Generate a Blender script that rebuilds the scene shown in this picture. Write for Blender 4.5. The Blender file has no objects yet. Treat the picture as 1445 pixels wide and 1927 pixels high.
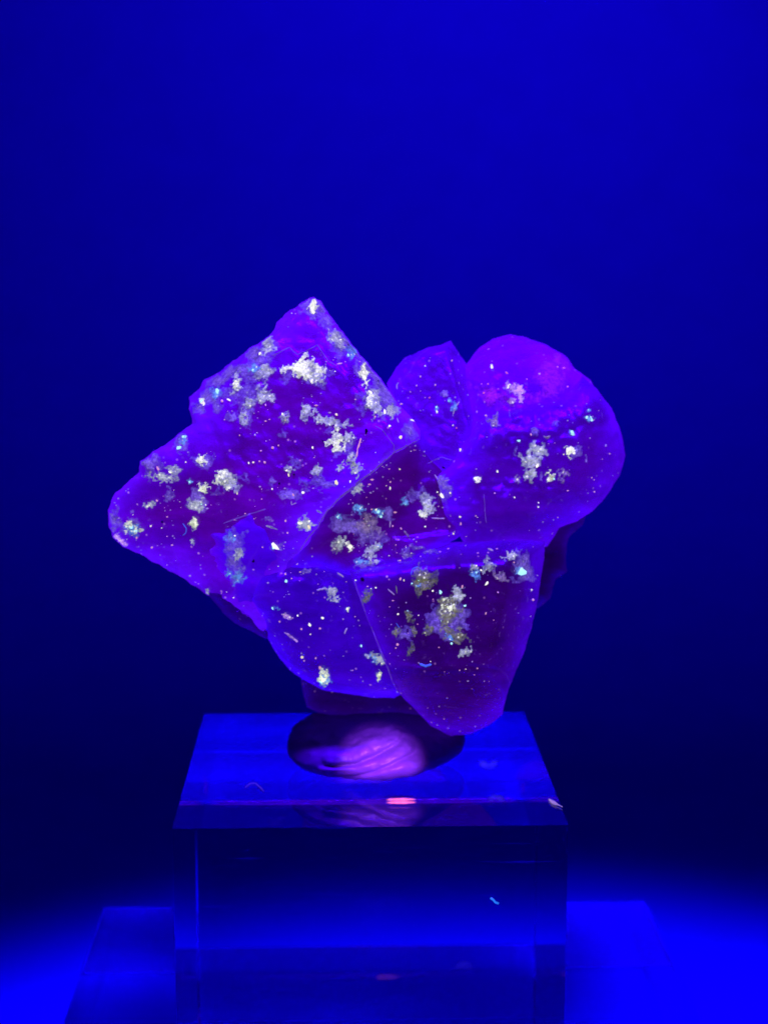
import bpy, bmesh, math, random
import numpy as np
from mathutils import Vector, Euler

S = bpy.context.scene
C = S.collection
R = math.radians
random.seed(11)

# ------------------------------------------------------------------ camera
# one scene unit is the edge of the upper acrylic cube (about 4 cm)
S.unit_settings.scale_length = 0.04
FPX, PW, PH = 3100.0, 1445.0, 1927.0
PITCH, YAW = 0.1646, 0.0274
EYE = np.array([-0.0757, -3.97, 1.466])
cam = bpy.data.cameras.new("camera")
camo = bpy.data.objects.new("camera", cam)
C.objects.link(camo)
S.camera = camo
cam.sensor_fit = 'HORIZONTAL'
cam.sensor_width = 36
cam.lens = FPX / PW * 36
cam.clip_start = 0.05
cam.clip_end = 200
camo.location = EYE
camo.rotation_euler = (math.pi / 2 - PITCH, 0, -YAW)
cam.dof.use_dof = True
cam.dof.focus_distance = 4.05
cam.dof.aperture_fstop = 1.7

# ------------------------------------------------------------------ world and lamps
w = bpy.data.worlds.new("World")
S.world = w
w.use_nodes = True
w.node_tree.nodes['Background'].inputs[0].default_value = (0.002, 0.0, 0.035, 1)
w.node_tree.nodes['Background'].inputs[1].default_value = 1.0
S.view_settings.view_transform = 'Standard'
S.view_settings.look = 'None'
S.view_settings.exposure = 0
S.view_settings.gamma = 1
S.cycles.use_denoising = True
S.cycles.max_bounces = 14
S.cycles.transmission_bounces = 14
S.cycles.sample_clamp_indirect = 0


def lamp(name, kind, loc, aim, energy, color, **kw):
    l = bpy.data.lights.new(name, kind)
    o = bpy.data.objects.new(name, l)
    C.objects.link(o)
    o.location = loc
    o.rotation_euler = (Vector(aim) - Vector(loc)).to_track_quat('-Z', 'Y').to_euler()
    l.energy = energy
    l.color = color
    for k, v in kw.items():
        setattr(l, k, v)
    return o


TORCH = (0.2, -2.3, 6.2)
AIM = (0.40, 0.15, -1.767)
lamp("ultraviolet_torch", 'SPOT', TORCH, AIM, 11000, (0.06, 0.0, 1.0),
     shadow_soft_size=0.45, spot_size=R(45), spot_blend=0.5)
lamp("ultraviolet_wall_lamp", 'AREA', (1.5, 7.0, 8.0), (1.5, 14, 7.0), 440, (0.17, 0.0, 1.0), size=1.5)
# added narrow spot, standing in for light passed through the crystal onto the putty
lamp("putty_fill_spot", 'SPOT', (0.45, -4.6, 1.9), (0.036, 0.28, 0.066), 7000, (0.26, 0.06, 1.0),
     shadow_soft_size=0.01, spot_size=R(2.9), spot_blend=0.9)

# ------------------------------------------------------------------ node helpers


def mat(name):
    m = bpy.data.materials.new(name)
    m.use_nodes = True
    t = m.node_tree
    t.nodes.clear()
    return m, t


def N(t, kind, ins=None, **attrs):
    n = t.nodes.new(kind)
    for k, v in attrs.items():
        setattr(n, k, v)
    for k, v in (ins or {}).items():
        s = n.inputs[k]
        if hasattr(v, 'is_linked') or isinstance(v, bpy.types.NodeSocket):
            t.links.new(v, s)
        else:
            s.default_value = v
    return n


def ramp(t, fac, stops):
    n = t.nodes.new('ShaderNodeValToRGB')
    e = n.color_ramp.elements
    while len(e) < len(stops):
        e.new(0.5)
    for el, (p, c) in zip(e, stops):
        el.position = p
        el.color = (*c, 1) if len(c) == 3 else c
    t.links.new(fac, n.inputs[0])
    return n.outputs[0]


def grey(v):
    return (v, v, v)


def mixc(t, f, a, b, blend='MIX'):
    n = t.nodes.new('ShaderNodeMix')
    n.data_type = 'RGBA'
    n.blend_type = blend
    for i, v in ((0, f), (6, a), (7, b)):
        if isinstance(v, bpy.types.NodeSocket):
            t.links.new(v, n.inputs[i])
        else:
            n.inputs[i].default_value = v if not isinstance(v, tuple) else ((*v, 1) if len(v) == 3 else v)
    return n.outputs[2]


def mth(t, op, a, b=None, clamp=False):
    n = t.nodes.new('ShaderNodeMath')
    n.operation = op
    n.use_clamp = clamp
    for i, v in ((0, a), (1, b)):
        if v is None:
            continue
        if isinstance(v, bpy.types.NodeSocket):
            t.links.new(v, n.inputs[i])
        else:
            n.inputs[i].default_value = v
    return n.outputs[0]


def noise(t, co, scale, detail=5, rough=0.55, dist=0.0):
    return N(t, 'ShaderNodeTexNoise', {'Vector': co, 'Scale': scale, 'Detail': detail, 'Roughness': rough,
                                       'Distortion': dist}).outputs[0]


def coords(t, scale=(1, 1, 1), rot=(0, 0, 0), loc=(0, 0, 0)):
    tc = t.nodes.new('ShaderNodeTexCoord')
    return N(t, 'ShaderNodeMapping', {'Vector': tc.outputs['Object'], 'Scale': scale, 'Rotation': rot,
                                      'Location': loc}).outputs[0]


# ------------------------------------------------------------------ materials
def cloth_material(name, col):
    m, t = mat(name)
    co = coords(t)
    n1 = noise(t, co, 2.5, 6)
    n2 = noise(t, co, 90, 3)
    c = mixc(t, n1, tuple(x * 0.9 for x in col), tuple(min(1, x * 1.1) for x in col))
    b = N(t, 'ShaderNodeBump', {'Height': n2, 'Strength': 0.15, 'Distance': 0.01})
    p = N(t, 'ShaderNodeBsdfPrincipled', {'Base Color': c, 'Roughness': 0.8, 'Normal': b.outputs[0]})
    p.inputs['Specular IOR Level'].default_value = 0.2
    o = t.nodes.new('ShaderNodeOutputMaterial')
    t.links.new(p.outputs[0], o.inputs[0])
    return m


TABLE = cloth_material("table_board", (0.012, 0.03, 0.72))
WALL = cloth_material("backdrop_paper", (0.012, 0.03, 0.72))


def acrylic_material(name, wear):
    m, t = mat(name)
    co = coords(t)
    # hairline scratches in two directions, broken up by the mask
    s1 = noise(t, coords(t, (1.5, 40, 40), (0.2, 0.55, 0.1)), 2.2, 2)
    s2 = noise(t, coords(t, (1.2, 50, 50), (0.1, -0.9, 0.3), (3, 1, 2)), 2.0, 2)
    line = mth(t, 'MAXIMUM', ramp(t, s1, [(0.66, grey(0)), (0.70, grey(1))]), ramp(t, s2, [(0.67, grey(0)), (0.71, grey(1))]))
    dust = ramp(t, noise(t, co, 120, 3, 0.7), [(0.62, grey(0)), (0.78, grey(1))])
    mask = ramp(t, noise(t, co, 4.5, 4), [(0.5, grey(0)), (0.75, grey(1))])
    f = mth(t, 'MULTIPLY', mth(t, 'MAXIMUM', mth(t, 'MULTIPLY', line, 0.5), dust), mth(t, 'MULTIPLY', mask, wear), True)
    g = N(t, 'ShaderNodeBsdfGlass', {'Color': (0.99, 0.99, 1.0, 1), 'Roughness': 0.0, 'IOR': 1.49})
    d = N(t, 'ShaderNodeBsdfDiffuse', {'Color': (0.1, 0.1, 0.7, 1)})
    mx = N(t, 'ShaderNodeMixShader', {0: f, 1: g.outputs[0], 2: d.outputs[0]})
    o = t.nodes.new('ShaderNodeOutputMaterial')
    t.links.new(mx.outputs[0], o.inputs[0])
    return m


ACRYLIC = acrylic_material("clear_acrylic", 0.40)
ACRYLIC2 = acrylic_material("clear_acrylic_base", 0.04)


def fluorite_material(name, core, mid, rim, glow, seed, base=0.17, streak=0.5, trans=0.38):
    """purple fluorite: growth zones with edge-trapped light painted in, darker core and paler rim"""
    m, t = mat(name)
    co = coords(t, loc=(seed * 3.1, seed * 1.7, seed))
    zone = N(t, 'ShaderNodeAttribute', attribute_name='zone').outputs['Fac']
    warp = noise(t, co, 5.0, 6, 0.6)
    z = mth(t, 'ADD', zone, mth(t, 'MULTIPLY', mth(t, 'SUBTRACT', warp, 0.5), 1.1), True)
    c = ramp(t, z, [(0.0, rim), (0.35, mid), (0.8, core)])
    # cloudy veils
    veil = noise(t, coords(t, (2.0, 3.0, 9.0), (0.2, 0.65, 0.4), (seed, 0, 2)), 1.6, 7, 0.62, 0.6)
    v2 = noise(t, co, 15, 8, 0.65, 0.3)
    k = mth(t, 'ADD', mth(t, 'MULTIPLY', ramp(t, veil, [(0.3, grey(0)), (0.72, grey(1))]), streak),
            mth(t, 'MULTIPLY', v2, 0.45))
    c = mixc(t, 1.0, c, ramp(t, k, [(0.1, (0.50, 0.5, 0.55)), (0.45, (0.95, 1, 0.95)), (0.85, (1.55, 1.6, 1.5))]), 'MULTIPLY')
    # fine cracks inside
    cr = N(t, 'ShaderNodeTexVoronoi', {'Vector': mixc(t, 0.06, coords(t, (1, 1.6, 1), (0.3, 0.75, 0.2), (seed, 1, 0)), N(t, 'ShaderNodeTexNoise', {'Vector': co, 'Scale': 7.0}).outputs[1]),
                                       'Scale': 3.4}, feature='DISTANCE_TO_EDGE').outputs[0]
    crl = mth(t, 'MULTIPLY', ramp(t, cr, [(0.0, grey(1)), (0.014, grey(0))]),
              ramp(t, noise(t, co, 3.3, 3), [(0.48, grey(0)), (0.62, grey(1))]))
    c = mixc(t, mth(t, 'MULTIPLY', crl, 0.07), c, (0.22, 0.06, 0.9))
    # fine frosting and pin-prick inclusions
    fr = ramp(t, noise(t, co, 55, 5, 0.7), [(0.60, grey(0)), (0.72, grey(1))])
    frm = ramp(t, noise(t, co, 6.5, 4), [(0.47, grey(0)), (0.66, grey(1))])
    c = mixc(t, mth(t, 'MULTIPLY', mth(t, 'MULTIPLY', fr, frm), 0.35), c, (0.3, 0.12, 0.75))
    pv = N(t, 'ShaderNodeTexVoronoi', {'Vector': co, 'Scale': 34.0}).outputs[0]
    pin = mth(t, 'MULTIPLY', ramp(t, pv, [(0.07, grey(1)), (0.13, grey(0))]),
              ramp(t, noise(t, co, 8, 3), [(0.45, grey(0)), (0.6, grey(1))]))
    c = mixc(t, mth(t, 'MULTIPLY', pin, 0.7), c, (0.55, 0.22, 0.7))
    b1 = N(t, 'ShaderNodeBump', {'Height': noise(t, co, 22, 9, 0.68), 'Strength': 0.16, 'Distance': 0.012})
    b2 = N(t, 'ShaderNodeBump', {'Height': noise(t, coords(t, (1, 1, 1), (0.1, 0.72, 0.1)), 130, 4, 0.6), 'Strength': 0.2,
                                 'Distance': 0.004, 'Normal': b1.outputs[0]})
    mo = N(t, 'ShaderNodeTexVoronoi', {'Vector': coords(t, (1, 1, 1), (0.05, 0.86, 0.1)), 'Scale': 13.0, 'Randomness': 0.75},
           distance='CHEBYCHEV').outputs['Color']
    b2 = N(t, 'ShaderNodeBump', {'Height': mth(t, 'MULTIPLY', mth(t, 'ADD', mo, 0.0), ramp(t, noise(t, co, 4, 3), [(0.4, grey(0.15)), (0.6, grey(1))])),
                                 'Strength': 0.35, 'Distance': 0.010, 'Normal': b2.outputs[0]})
    bc = mixc(t, 1.0, c, (base * 6.5, base, base), 'MULTIPLY')
    p = N(t, 'ShaderNodeBsdfPrincipled', {'Base Color': bc, 'Roughness': ramp(t, v2, [(0.3, grey(0.2)), (0.7, grey(0.5))]),
                                          'Normal': b2.outputs[0], 'IOR': 1.43,
                                          'Transmission Weight': trans, 'Subsurface Weight': 0.7, 'Subsurface Radius': (0.6, 0.3, 1.0),
                                          'Subsurface Scale': 0.07,
                                          'Emission Color': c, 'Emission Strength': glow})
    o = t.nodes.new('ShaderNodeOutputMaterial')
    t.links.new(p.outputs[0], o.inputs[0])
    return m


F_A = fluorite_material("fluorite_violet", (0.064, 0.0, 0.28), (0.074, 0.0, 0.52), (0.105, 0.003, 0.95), 0.95, 1)
F_B = fluorite_material("fluorite_dark_purple", (0.042, 0.0, 0.18), (0.050, 0.0, 0.32), (0.05, 0.0, 0.85), 0.95, 2)
F_C = fluorite_material("fluorite_deep_purple", (0.024, 0.0, 0.105), (0.036, 0.0, 0.25), (0.050, 0.0, 0.56), 0.9, 3)
F_D = fluorite_material("fluorite_blue", (0.030, 0.0, 0.36), (0.038, 0.0, 0.58), (0.048, 0.0, 1.0), 0.95, 4)
F_E = fluorite_material("fluorite_indigo", (0.050, 0.0, 0.40), (0.06, 0.0, 0.62), (0.075, 0.0, 0.9), 0.9, 5)
F_F = fluorite_material("fluorite_bright_violet", (0.060, 0.0, 0.38), (0.080, 0.0, 0.72), (0.11, 0.0, 1.15), 0.62, 6, base=0.17)
F_G = fluorite_material("fluorite_shaded", (0.012, 0.0, 0.09), (0.016, 0.0, 0.15), (0.02, 0.0, 0.28), 0.6, 7, base=0.08)  # same fluorite, painted darker for the shade behind and below
F_K = fluorite_material("fluorite_lit_violet", (0.075, 0.0, 0.62), (0.095, 0.0, 0.85), (0.135, 0.0, 1.0), 0.82, 9, base=0.25)  # torch light on the upward face painted in as a brighter tone
F_J = fluorite_material("fluorite_glow_blue", (0.052, 0.0, 0.62), (0.058, 0.0, 0.75), (0.08, 0.0, 0.70), 0.9, 8)  # trapped edge light painted in as a brighter blue


def crust_material(name, col, glow, lo, hi, dense, spark=0.9):
    """powdery fluorescing crust: thin at its ragged rim, opaque where it is thick"""
    m, t = mat(name)
    co = coords(t)
    th = N(t, 'ShaderNodeAttribute', attribute_name='thick').outputs['Fac']
    n = noise(t, co, 46, 7, 0.7)
    n2 = noise(t, co, 150, 4, 0.6)
    a = mth(t, 'ADD', mth(t, 'ADD', th, mth(t, 'MULTIPLY', mth(t, 'SUBTRACT', n, 0.5), 1.5)),
            mth(t, 'MULTIPLY', mth(t, 'SUBTRACT', n2, 0.5), 0.6))
    al = ramp(t, a, [(0.0, grey(lo)), (0.55, grey(hi)), (0.95, grey(dense))])
    shade = mixc(t, 1.0, ramp(t, n2, [(0.32, grey(0.55)), (0.68, grey(1.35))]),
                 ramp(t, noise(t, co, 24, 6, 0.75, 0.8), [(0.36, grey(0.45)), (0.5, grey(0.95)), (0.66, grey(1.35))]), 'MULTIPLY')
    c = mixc(t, 1.0, ramp(t, a, [(0.1, tuple(x * 0.65 for x in col[:2]) + (col[2] * 0.9,)), (0.8, col)]), shade, 'MULTIPLY')
    sp = mth(t, 'MULTIPLY', ramp(t, N(t, 'ShaderNodeTexVoronoi', {'Vector': co, 'Scale': 75.0}).outputs[0], [(0.16, grey(1)), (0.26, grey(0))]),
             ramp(t, a, [(0.55, grey(0)), (0.8, grey(spark))]))
    c = mixc(t, sp, c, (0.95, 1.0, 0.85))  # white sparkle highlights painted into the crust colour
    b = N(t, 'ShaderNodeBump', {'Height': n2, 'Strength': 0.5, 'Distance': 0.01})
    p = N(t, 'ShaderNodeBsdfPrincipled', {'Base Color': mixc(t, 1.0, c, (0.3, 0.3, 0.05), 'MULTIPLY'), 'Roughness': 0.6,
                                          'Normal': b.outputs[0], 'Emission Color': c, 'Emission Strength': glow})
    tr = t.nodes.new('ShaderNodeBsdfTransparent')
    mx = N(t, 'ShaderNodeMixShader', {0: al, 1: tr.outputs[0], 2: p.outputs[0]})
    o = t.nodes.new('ShaderNodeOutputMaterial')
    t.links.new(mx.outputs[0], o.inputs[0])
    return m


CR = {
    'c': crust_material("crust_cream", (0.80, 0.88, 0.62), 1.0, 0.55, 0.85, 1.0),
    'g': crust_material("crust_grey_green", (0.40, 0.43, 0.52), 0.95, 0.4, 0.7, 0.95),
    'l': crust_material("crust_lavender", (0.19, 0.11, 0.66), 0.85, 0.25, 0.5, 0.85, 0.15),
    'o': crust_material("crust_olive", (0.17, 0.17, 0.085), 0.85, 0.35, 0.65, 0.95),
    'b': crust_material("crust_cyan", (0.13, 0.33, 0.90), 0.85, 0.25, 0.5, 0.9),
    'p': crust_material("crust_pinkish", (0.27, 0.18, 0.42), 0.8, 0.35, 0.65, 0.95),
    'v': crust_material("glow_magenta", (0.34, 0.01, 0.95), 0.9, 0.05, 0.3, 0.5, 0.0),  # reflected torch light painted as a thin magenta film
    'w': crust_material("crust_white", (0.95, 0.98, 0.85), 1.0, 0.5, 0.9, 1.0),
    'm': crust_material("crust_mauve", (0.60, 0.32, 0.95), 0.85, 0.4, 0.8, 1.0),
}


def glow_material(name, col, glow):
    m, t = mat(name)
    co = coords(t)
    n = noise(t, co, 90, 3)
    c = mixc(t, 1.0, col, ramp(t, n, [(0.3, grey(0.75)), (0.7, grey(1.15))]), 'MULTIPLY')
    p = N(t, 'ShaderNodeBsdfPrincipled', {'Base Color': mixc(t, 1.0, c, (0.3, 0.3, 0.06), 'MULTIPLY'), 'Roughness': 0.4,
                                          'Emission Color': c, 'Emission Strength': glow})
    o = t.nodes.new('ShaderNodeOutputMaterial')
    t.links.new(p.outputs[0], o.inputs[0])
    return m


GR = {
    'w': glow_material("grain_white", (1.0, 1.0, 0.82), 1.1),
    'b': glow_material("grain_cyan", (0.45, 0.95, 1.0), 1.1),
    'y': glow_material("grain_yellow", (1.0, 0.85, 0.55), 1.0),
    'k': glow_material("grain_pink", (0.85, 0.38, 0.62), 0.8),
    'r': glow_material("grain_rose", (0.95, 0.16, 0.42), 0.8),
    'l': glow_material("grain_lilac", (0.42, 0.28, 0.75), 0.7),
    'u': glow_material("fibre_blue", (0.06, 0.16, 1.0), 0.8),
    'e': glow_material("edge_violet", (0.16, 0.06, 0.62), 0.7),
    'd': glow_material("pit_dark", (0.008, 0.0, 0.03), 0.3),
}


def putty_material():
    m, t = mat("dark_putty")
    co = coords(t)
    n = noise(t, co, 9, 6)
    n2 = noise(t, co, 60, 5, 0.65)
    c = ramp(t, n, [(0.3, (0.15, 0.07, 0.16)), (0.7, (0.21, 0.10, 0.22))])
    b = N(t, 'ShaderNodeBump', {'Height': n2, 'Strength': 0.25, 'Distance': 0.008})
    p = N(t, 'ShaderNodeBsdfPrincipled', {'Base Color': c, 'Roughness': 0.42, 'Normal': b.outputs[0]})
    o = t.nodes.new('ShaderNodeOutputMaterial')
    t.links.new(p.outputs[0], o.inputs[0])
    return m


PUTTY = putty_material()

# ------------------------------------------------------------------ object helpers


def link(name, me, m, parent=None):
    me.materials.append(m)
    o = bpy.data.objects.new(name, me)
    C.objects.link(o)
    if parent is not None:
        o.parent = parent
    return o


def tag(o, label=None, cat=None, group=None, kind=None):
    for k, v in (('label', label), ('category', cat), ('group', group), ('kind', kind)):
        if v:
            o[k] = v
    return o


def bm_mesh(name, bm, smooth=False):
    me = bpy.data.meshes.new(name)
    bm.to_mesh(me)
    bm.free()
    if smooth:
        me.shade_smooth()
    return me


# a pixel of the photograph (1445 x 1927) at a chosen distance plane y = Y
_d = np.array([math.sin(YAW) * math.cos(PITCH), math.cos(YAW) * math.cos(PITCH), -math.sin(PITCH)])
_r = np.array([math.cos(YAW), -math.sin(YAW), 0.0])
_u = np.cross(_r, _d)


def at(px, py, Y):
    px, py, Y = np.broadcast_arrays(np.asarray(px, float), np.asarray(py, float), np.asarray(Y, float))
    v = _d + ((px - PW / 2) / FPX)[..., None] * _r + ((PH / 2 - py) / FPX)[..., None] * _u
    s = (Y - EYE[1]) / v[..., 1]
    return EYE + v * s[..., None]


# numpy value noise, fractal, in two dimensions
_rng = np.random.default_rng(5)
_tab = _rng.random((256, 256))


def vnoise(x, y):
    xi, yi = np.floor(x).astype(int), np.floor(y).astype(int)
    fx, fy = x - xi, y - yi
    fx, fy = fx * fx * (3 - 2 * fx), fy * fy * (3 - 2 * fy)
    g = lambda i, j: _tab[(xi + i) % 256, (yi + j) % 256]
    return (g(0, 0) * (1 - fx) + g(1, 0) * fx) * (1 - fy) + (g(0, 1) * (1 - fx) + g(1, 1) * fx) * fy


def fbm(x, y, oct=4, gain=0.5):
    s, a, tot = 0, 1.0, 0
    for k in range(oct):
        s = s + a * vnoise(x * 2 ** k + 17.3 * k, y * 2 ** k + 9.1 * k)
        tot += a
        a *= gain
    return s / tot * 2 - 1


def cells(x, y):
    """one value per irregular cell: angular flakes"""
    xi, yi = np.floor(x).astype(int), np.floor(y).astype(int)
    bd, bv = np.full(x.shape, 9.0), np.zeros(x.shape)
    for i in (-1, 0, 1):
        for j in (-1, 0, 1):
            a, b = (xi + i) % 256, (yi + j) % 256
            d = np.abs(xi + i + _tab[a, b] - x) + np.abs(yi + j + _tab[b, a] - y)
            m = d < bd
            bd[m], bv[m] = d[m], _tab[(a * 7 + 3) % 256, (b * 5 + 11) % 256][m]
    return bv * 2 - 1


def rough_outline(poly, amp, seed, step=3.0):
    out = []
    n = len(poly)
    for i in range(n):
        a, b = np.array(poly[i], float), np.array(poly[(i + 1) % n], float)
        L = np.linalg.norm(b - a)
        k = max(1, int(L / step))
        nrm = np.array([b[1] - a[1], a[0] - b[0]]) / max(L, 1e-6)
        for j in range(k):
            p = a + (b - a) * j / k
            q = fbm(np.array([p[0] / 20 + seed * 7]), np.array([p[1] / 20 + seed * 3]), 4, 0.7)[0]
            out.append(p + nrm * q * amp)
    return np.array(out)


def poly_dist(P, poly):
    """signed distance of points to a polygon (positive inside) and nearest boundary points"""
    P = np.asarray(P, float)
    A, B = poly, np.roll(poly, -1, 0)
    AB = B - A
    L2 = np.maximum((AB ** 2).sum(1), 1e-9)
    dy = np.where(AB[:, 1] == 0, 1e-12, AB[:, 1])
    D, Q = np.empty(len(P)), np.empty_like(P)
    for i in range(0, len(P), 1500):
        p = P[i:i + 1500, None, :]
        t = np.clip(((p - A) * AB).sum(2) / L2, 0, 1)
        q = A + t[..., None] * AB
        d = ((p - q) ** 2).sum(2)
        k = d.argmin(1)
        r = np.arange(len(k))
        cr = ((A[:, 1] > p[..., 1]) != (B[:, 1] > p[..., 1])) & (p[..., 0] < AB[:, 0] * (p[..., 1] - A[:, 1]) / dy + A[:, 0])
        ins = cr.sum(1) % 2 == 1
        m = np.sqrt(d[r, k])
        D[i:i + 1500] = np.where(ins, m, -m)
        Q[i:i + 1500] = q[r, k]
    return D, Q


def plane(p1, p2, p3):
    M = np.array([[p[0], p[1], 1] for p in (p1, p2, p3)], float)
    return np.linalg.solve(M, np.array([p[2] for p in (p1, p2, p3)], float))


OFF = -0.21   # cluster shifted forward so its overhang shades the putty from the torch


class Crystal:
    """A solid bounded in front by several flat crystal faces (planes of depth over the photo plane), by a broken
    outline at the sides and by a bulging back."""

    def __init__(s, outline, planes, thick, seed, rough=2.2, rnd=18, rdep=0.05, steps=(), zr=60, bump=0.007, soft=0.01, grid=4.0):
        s.poly = rough_outline(outline, rough, seed)
        s.pl = [plane(*p) + np.array([0, 0, OFF]) for p in planes]
        s.thick, s.seed, s.rnd, s.rdep, s.bump, s.soft, s.zr, s.grid = thick, seed, rnd, rdep, bump, soft, zr, grid
        s.steps = [(np.array(p, float), d) for p, d in steps]

    def depth(s, P, dist=None):
        if dist is None:
            dist, _ = poly_dist(P, s.poly)
        D = [P[:, 0] * a + P[:, 1] * b + c for a, b, c in s.pl]
        D = np.stack(D)
        m = D.max(0)
        k = s.soft
        y = m + k * np.log(np.exp((D - m) / k).sum(0))
        t = np.clip(1 - np.clip(dist, 0, None) / s.rnd, 0, 1)
        y = y + s.rdep * (1 - np.sqrt(np.clip(1 - t * t, 0, 1)))
        for q, d in s.steps:
            dd, _ = poly_dist(P, q)
            wob = fbm(P[:, 0] / 9 + 5, P[:, 1] / 9, 3) * 2.0
            y = y - d * np.clip((dd + wob) / 3.0 + 0.5, 0, 1)
        e = np.clip(dist / 12, 0, 1)
        y = y + s.bump * (0.7 * fbm(P[:, 0] / 60 + s.seed * 3, P[:, 1] / 60, 3) + 0.45 * fbm(P[:, 0] / 14, P[:, 1] / 14 + s.seed, 3)) * (0.4 + 0.6 * e)
        y = y + s.bump * 1.6 * (1 - e) * fbm(P[:, 0] / 11 + s.seed, P[:, 1] / 11, 3)
        return y

    def build(s, name, m, parent, base):
        g = s.grid
        lo, hi = s.poly.min(0) - 2 * g, s.poly.max(0) + 2 * g
        nx, ny = int((hi[0] - lo[0]) / g) + 1, int((hi[1] - lo[1]) / g) + 1
        X, Y = np.meshgrid(lo[0] + np.arange(nx) * g, lo[1] + np.arange(ny) * g, indexing='ij')
        P = np.stack([X.ravel(), Y.ravel()], 1)
        dist, near = poly_dist(P, s.poly)
        ins = (dist > 0).reshape(nx, ny)
        cell = ins[:-1, :-1] | ins[1:, :-1] | ins[:-1, 1:] | ins[1:, 1:]
        out = dist <= 0
        P[out] = near[out]
        dist = np.where(out, 0, dist)
        ii, jj = np.nonzero(cell)
        quads = np.stack([ii * ny + jj, ii * ny + jj + 1, (ii + 1) * ny + jj + 1, (ii + 1) * ny + jj], 1)
        used = np.unique(quads)
        remap = -np.ones(nx * ny, int)
        remap[used] = np.arange(len(used))
        quads = remap[quads]
        P, dist = P[used], dist[used]
        yf = s.depth(P, dist)
        bulge = np.sqrt(np.clip(dist / (0.35 * dist.max()), 0, 1))
        yb = yf.mean() + s.rdep + 0.03 + s.thick * (0.35 + 0.65 * bulge) + 0.03 * fbm(P[:, 0] / 50, P[:, 1] / 50 + s.seed, 3)
        yb = np.maximum(yb, yf + 0.04)
        n = len(P)
        V = np.concatenate([at(P[:, 0], P[:, 1], yf), at(P[:, 0], P[:, 1], yb)]) - base
        ed = {}
        for q in quads:
            for k in range(4):
                a, b = int(q[k]), int(q[(k + 1) % 4])
                if (b, a) in ed:
                    del ed[(b, a)]
                else:
                    ed[(a, b)] = 1
        faces = [tuple(q) for q in quads.tolist()] + [tuple(x + n for x in q[::-1]) for q in quads.tolist()]
        faces += [(b, a, a + n, b + n) for a, b in ed]
        me = bpy.data.meshes.new(name)
        me.from_pydata(V.tolist(), [], faces)
        me.validate()
        bm = bmesh.new()
        bm.from_mesh(me)
        bmesh.ops.remove_doubles(bm, verts=bm.verts, dist=1e-6)
        bmesh.ops.recalc_face_normals(bm, faces=bm.faces)
        bm.to_mesh(me)
        bm.free()
        me.shade_smooth()
        # growth zone, also painting the edge glow: 0 at the outline, 1 in the core
        co = np.empty(len(me.vertices) * 3)
        me.vertices.foreach_get('co', co)
        co = co.reshape(-1, 3) + base - EYE
        pz = co @ _d
        Q = np.stack([PW / 2 + FPX * (co @ _r) / pz, PH / 2 - FPX * (co @ _u) / pz], 1)
        dd, _ = poly_dist(Q, s.poly)
        z = np.clip(dd / s.zr, 0, 1)
        at_ = me.attributes.new('zone', 'FLOAT', 'POINT')
        at_.data.foreach_set('value', z.astype(np.float32))
        s.obj = link(name, me, m, parent)
        return s.obj


# ------------------------------------------------------------------ setting
ZT = -1.767


def sweep(name, prof, x0, x1, m):
    v, f = [], []
    for y, z in prof:
        v += [(x0, y, z), (x1, y, z)]
    for i in range(len(prof) - 1):
        f.append((2 * i, 2 * i + 1, 2 * i + 3, 2 * i + 2))
    me = bpy.data.meshes.new(name)
    me.from_pydata(v, [], f)
    me.shade_smooth()
    o = link(name, me, m)
    return o


tag(sweep("table_top", [(-9, ZT), (0, ZT), (5.0, ZT)], -14, 16, TABLE), kind='structure')
tag(sweep("backdrop", [(5 + 9 * math.sin(a), ZT + 9 * (1 - math.cos(a))) for a in np.linspace(0.0, math.pi / 2, 60)] + [(14, 20)],
          -14, 16, WALL), kind='structure')


def acrylic_block(name, x0, x1, y0, y1, z0, z1, m, label):
    bm = bmesh.new()
    bmesh.ops.create_cube(bm, size=1)
    for v in bm.verts:
        v.co = Vector((v.co.x * (x1 - x0), v.co.y * (y1 - y0), (v.co.z + 0.5) * (z1 - z0)))
    up = [e for e in bm.edges if abs(e.verts[0].co.z - e.verts[1].co.z) > 0.1]
    bmesh.ops.bevel(bm, geom=up, offset=0.0015, segments=1, affect='EDGES')
    o = link(name, bm_mesh(name, bm), m)
    o.location = ((x0 + x1) / 2, (y0 + y1) / 2, z0)
    return tag(o, label, "display block", "acrylic display blocks")


acrylic_block("acrylic_block", -0.5, 0.5, 0, 1.014, -1.014, 0.0, ACRYLIC,
              "clear acrylic cube that carries the purple crystal specimen on its top")
acrylic_block("acrylic_block", -0.9685, 1.0755, -0.08, 1.924, ZT + 0.004, -1.018, ACRYLIC2,
              "wide low acrylic slab standing on the table under the clear cube")

bl = bpy.data.objects["acrylic_block"]


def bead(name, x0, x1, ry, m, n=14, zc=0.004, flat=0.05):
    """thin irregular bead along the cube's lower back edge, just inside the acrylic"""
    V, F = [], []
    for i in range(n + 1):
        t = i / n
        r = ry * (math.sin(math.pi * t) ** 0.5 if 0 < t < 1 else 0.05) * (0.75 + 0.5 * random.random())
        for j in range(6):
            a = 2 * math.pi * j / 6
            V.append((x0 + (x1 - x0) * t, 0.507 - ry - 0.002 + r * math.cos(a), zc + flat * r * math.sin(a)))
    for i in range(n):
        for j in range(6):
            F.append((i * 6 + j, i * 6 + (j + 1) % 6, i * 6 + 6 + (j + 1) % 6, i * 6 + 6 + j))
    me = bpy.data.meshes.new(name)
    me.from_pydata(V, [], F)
    return link(name, me, m, bl)


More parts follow.
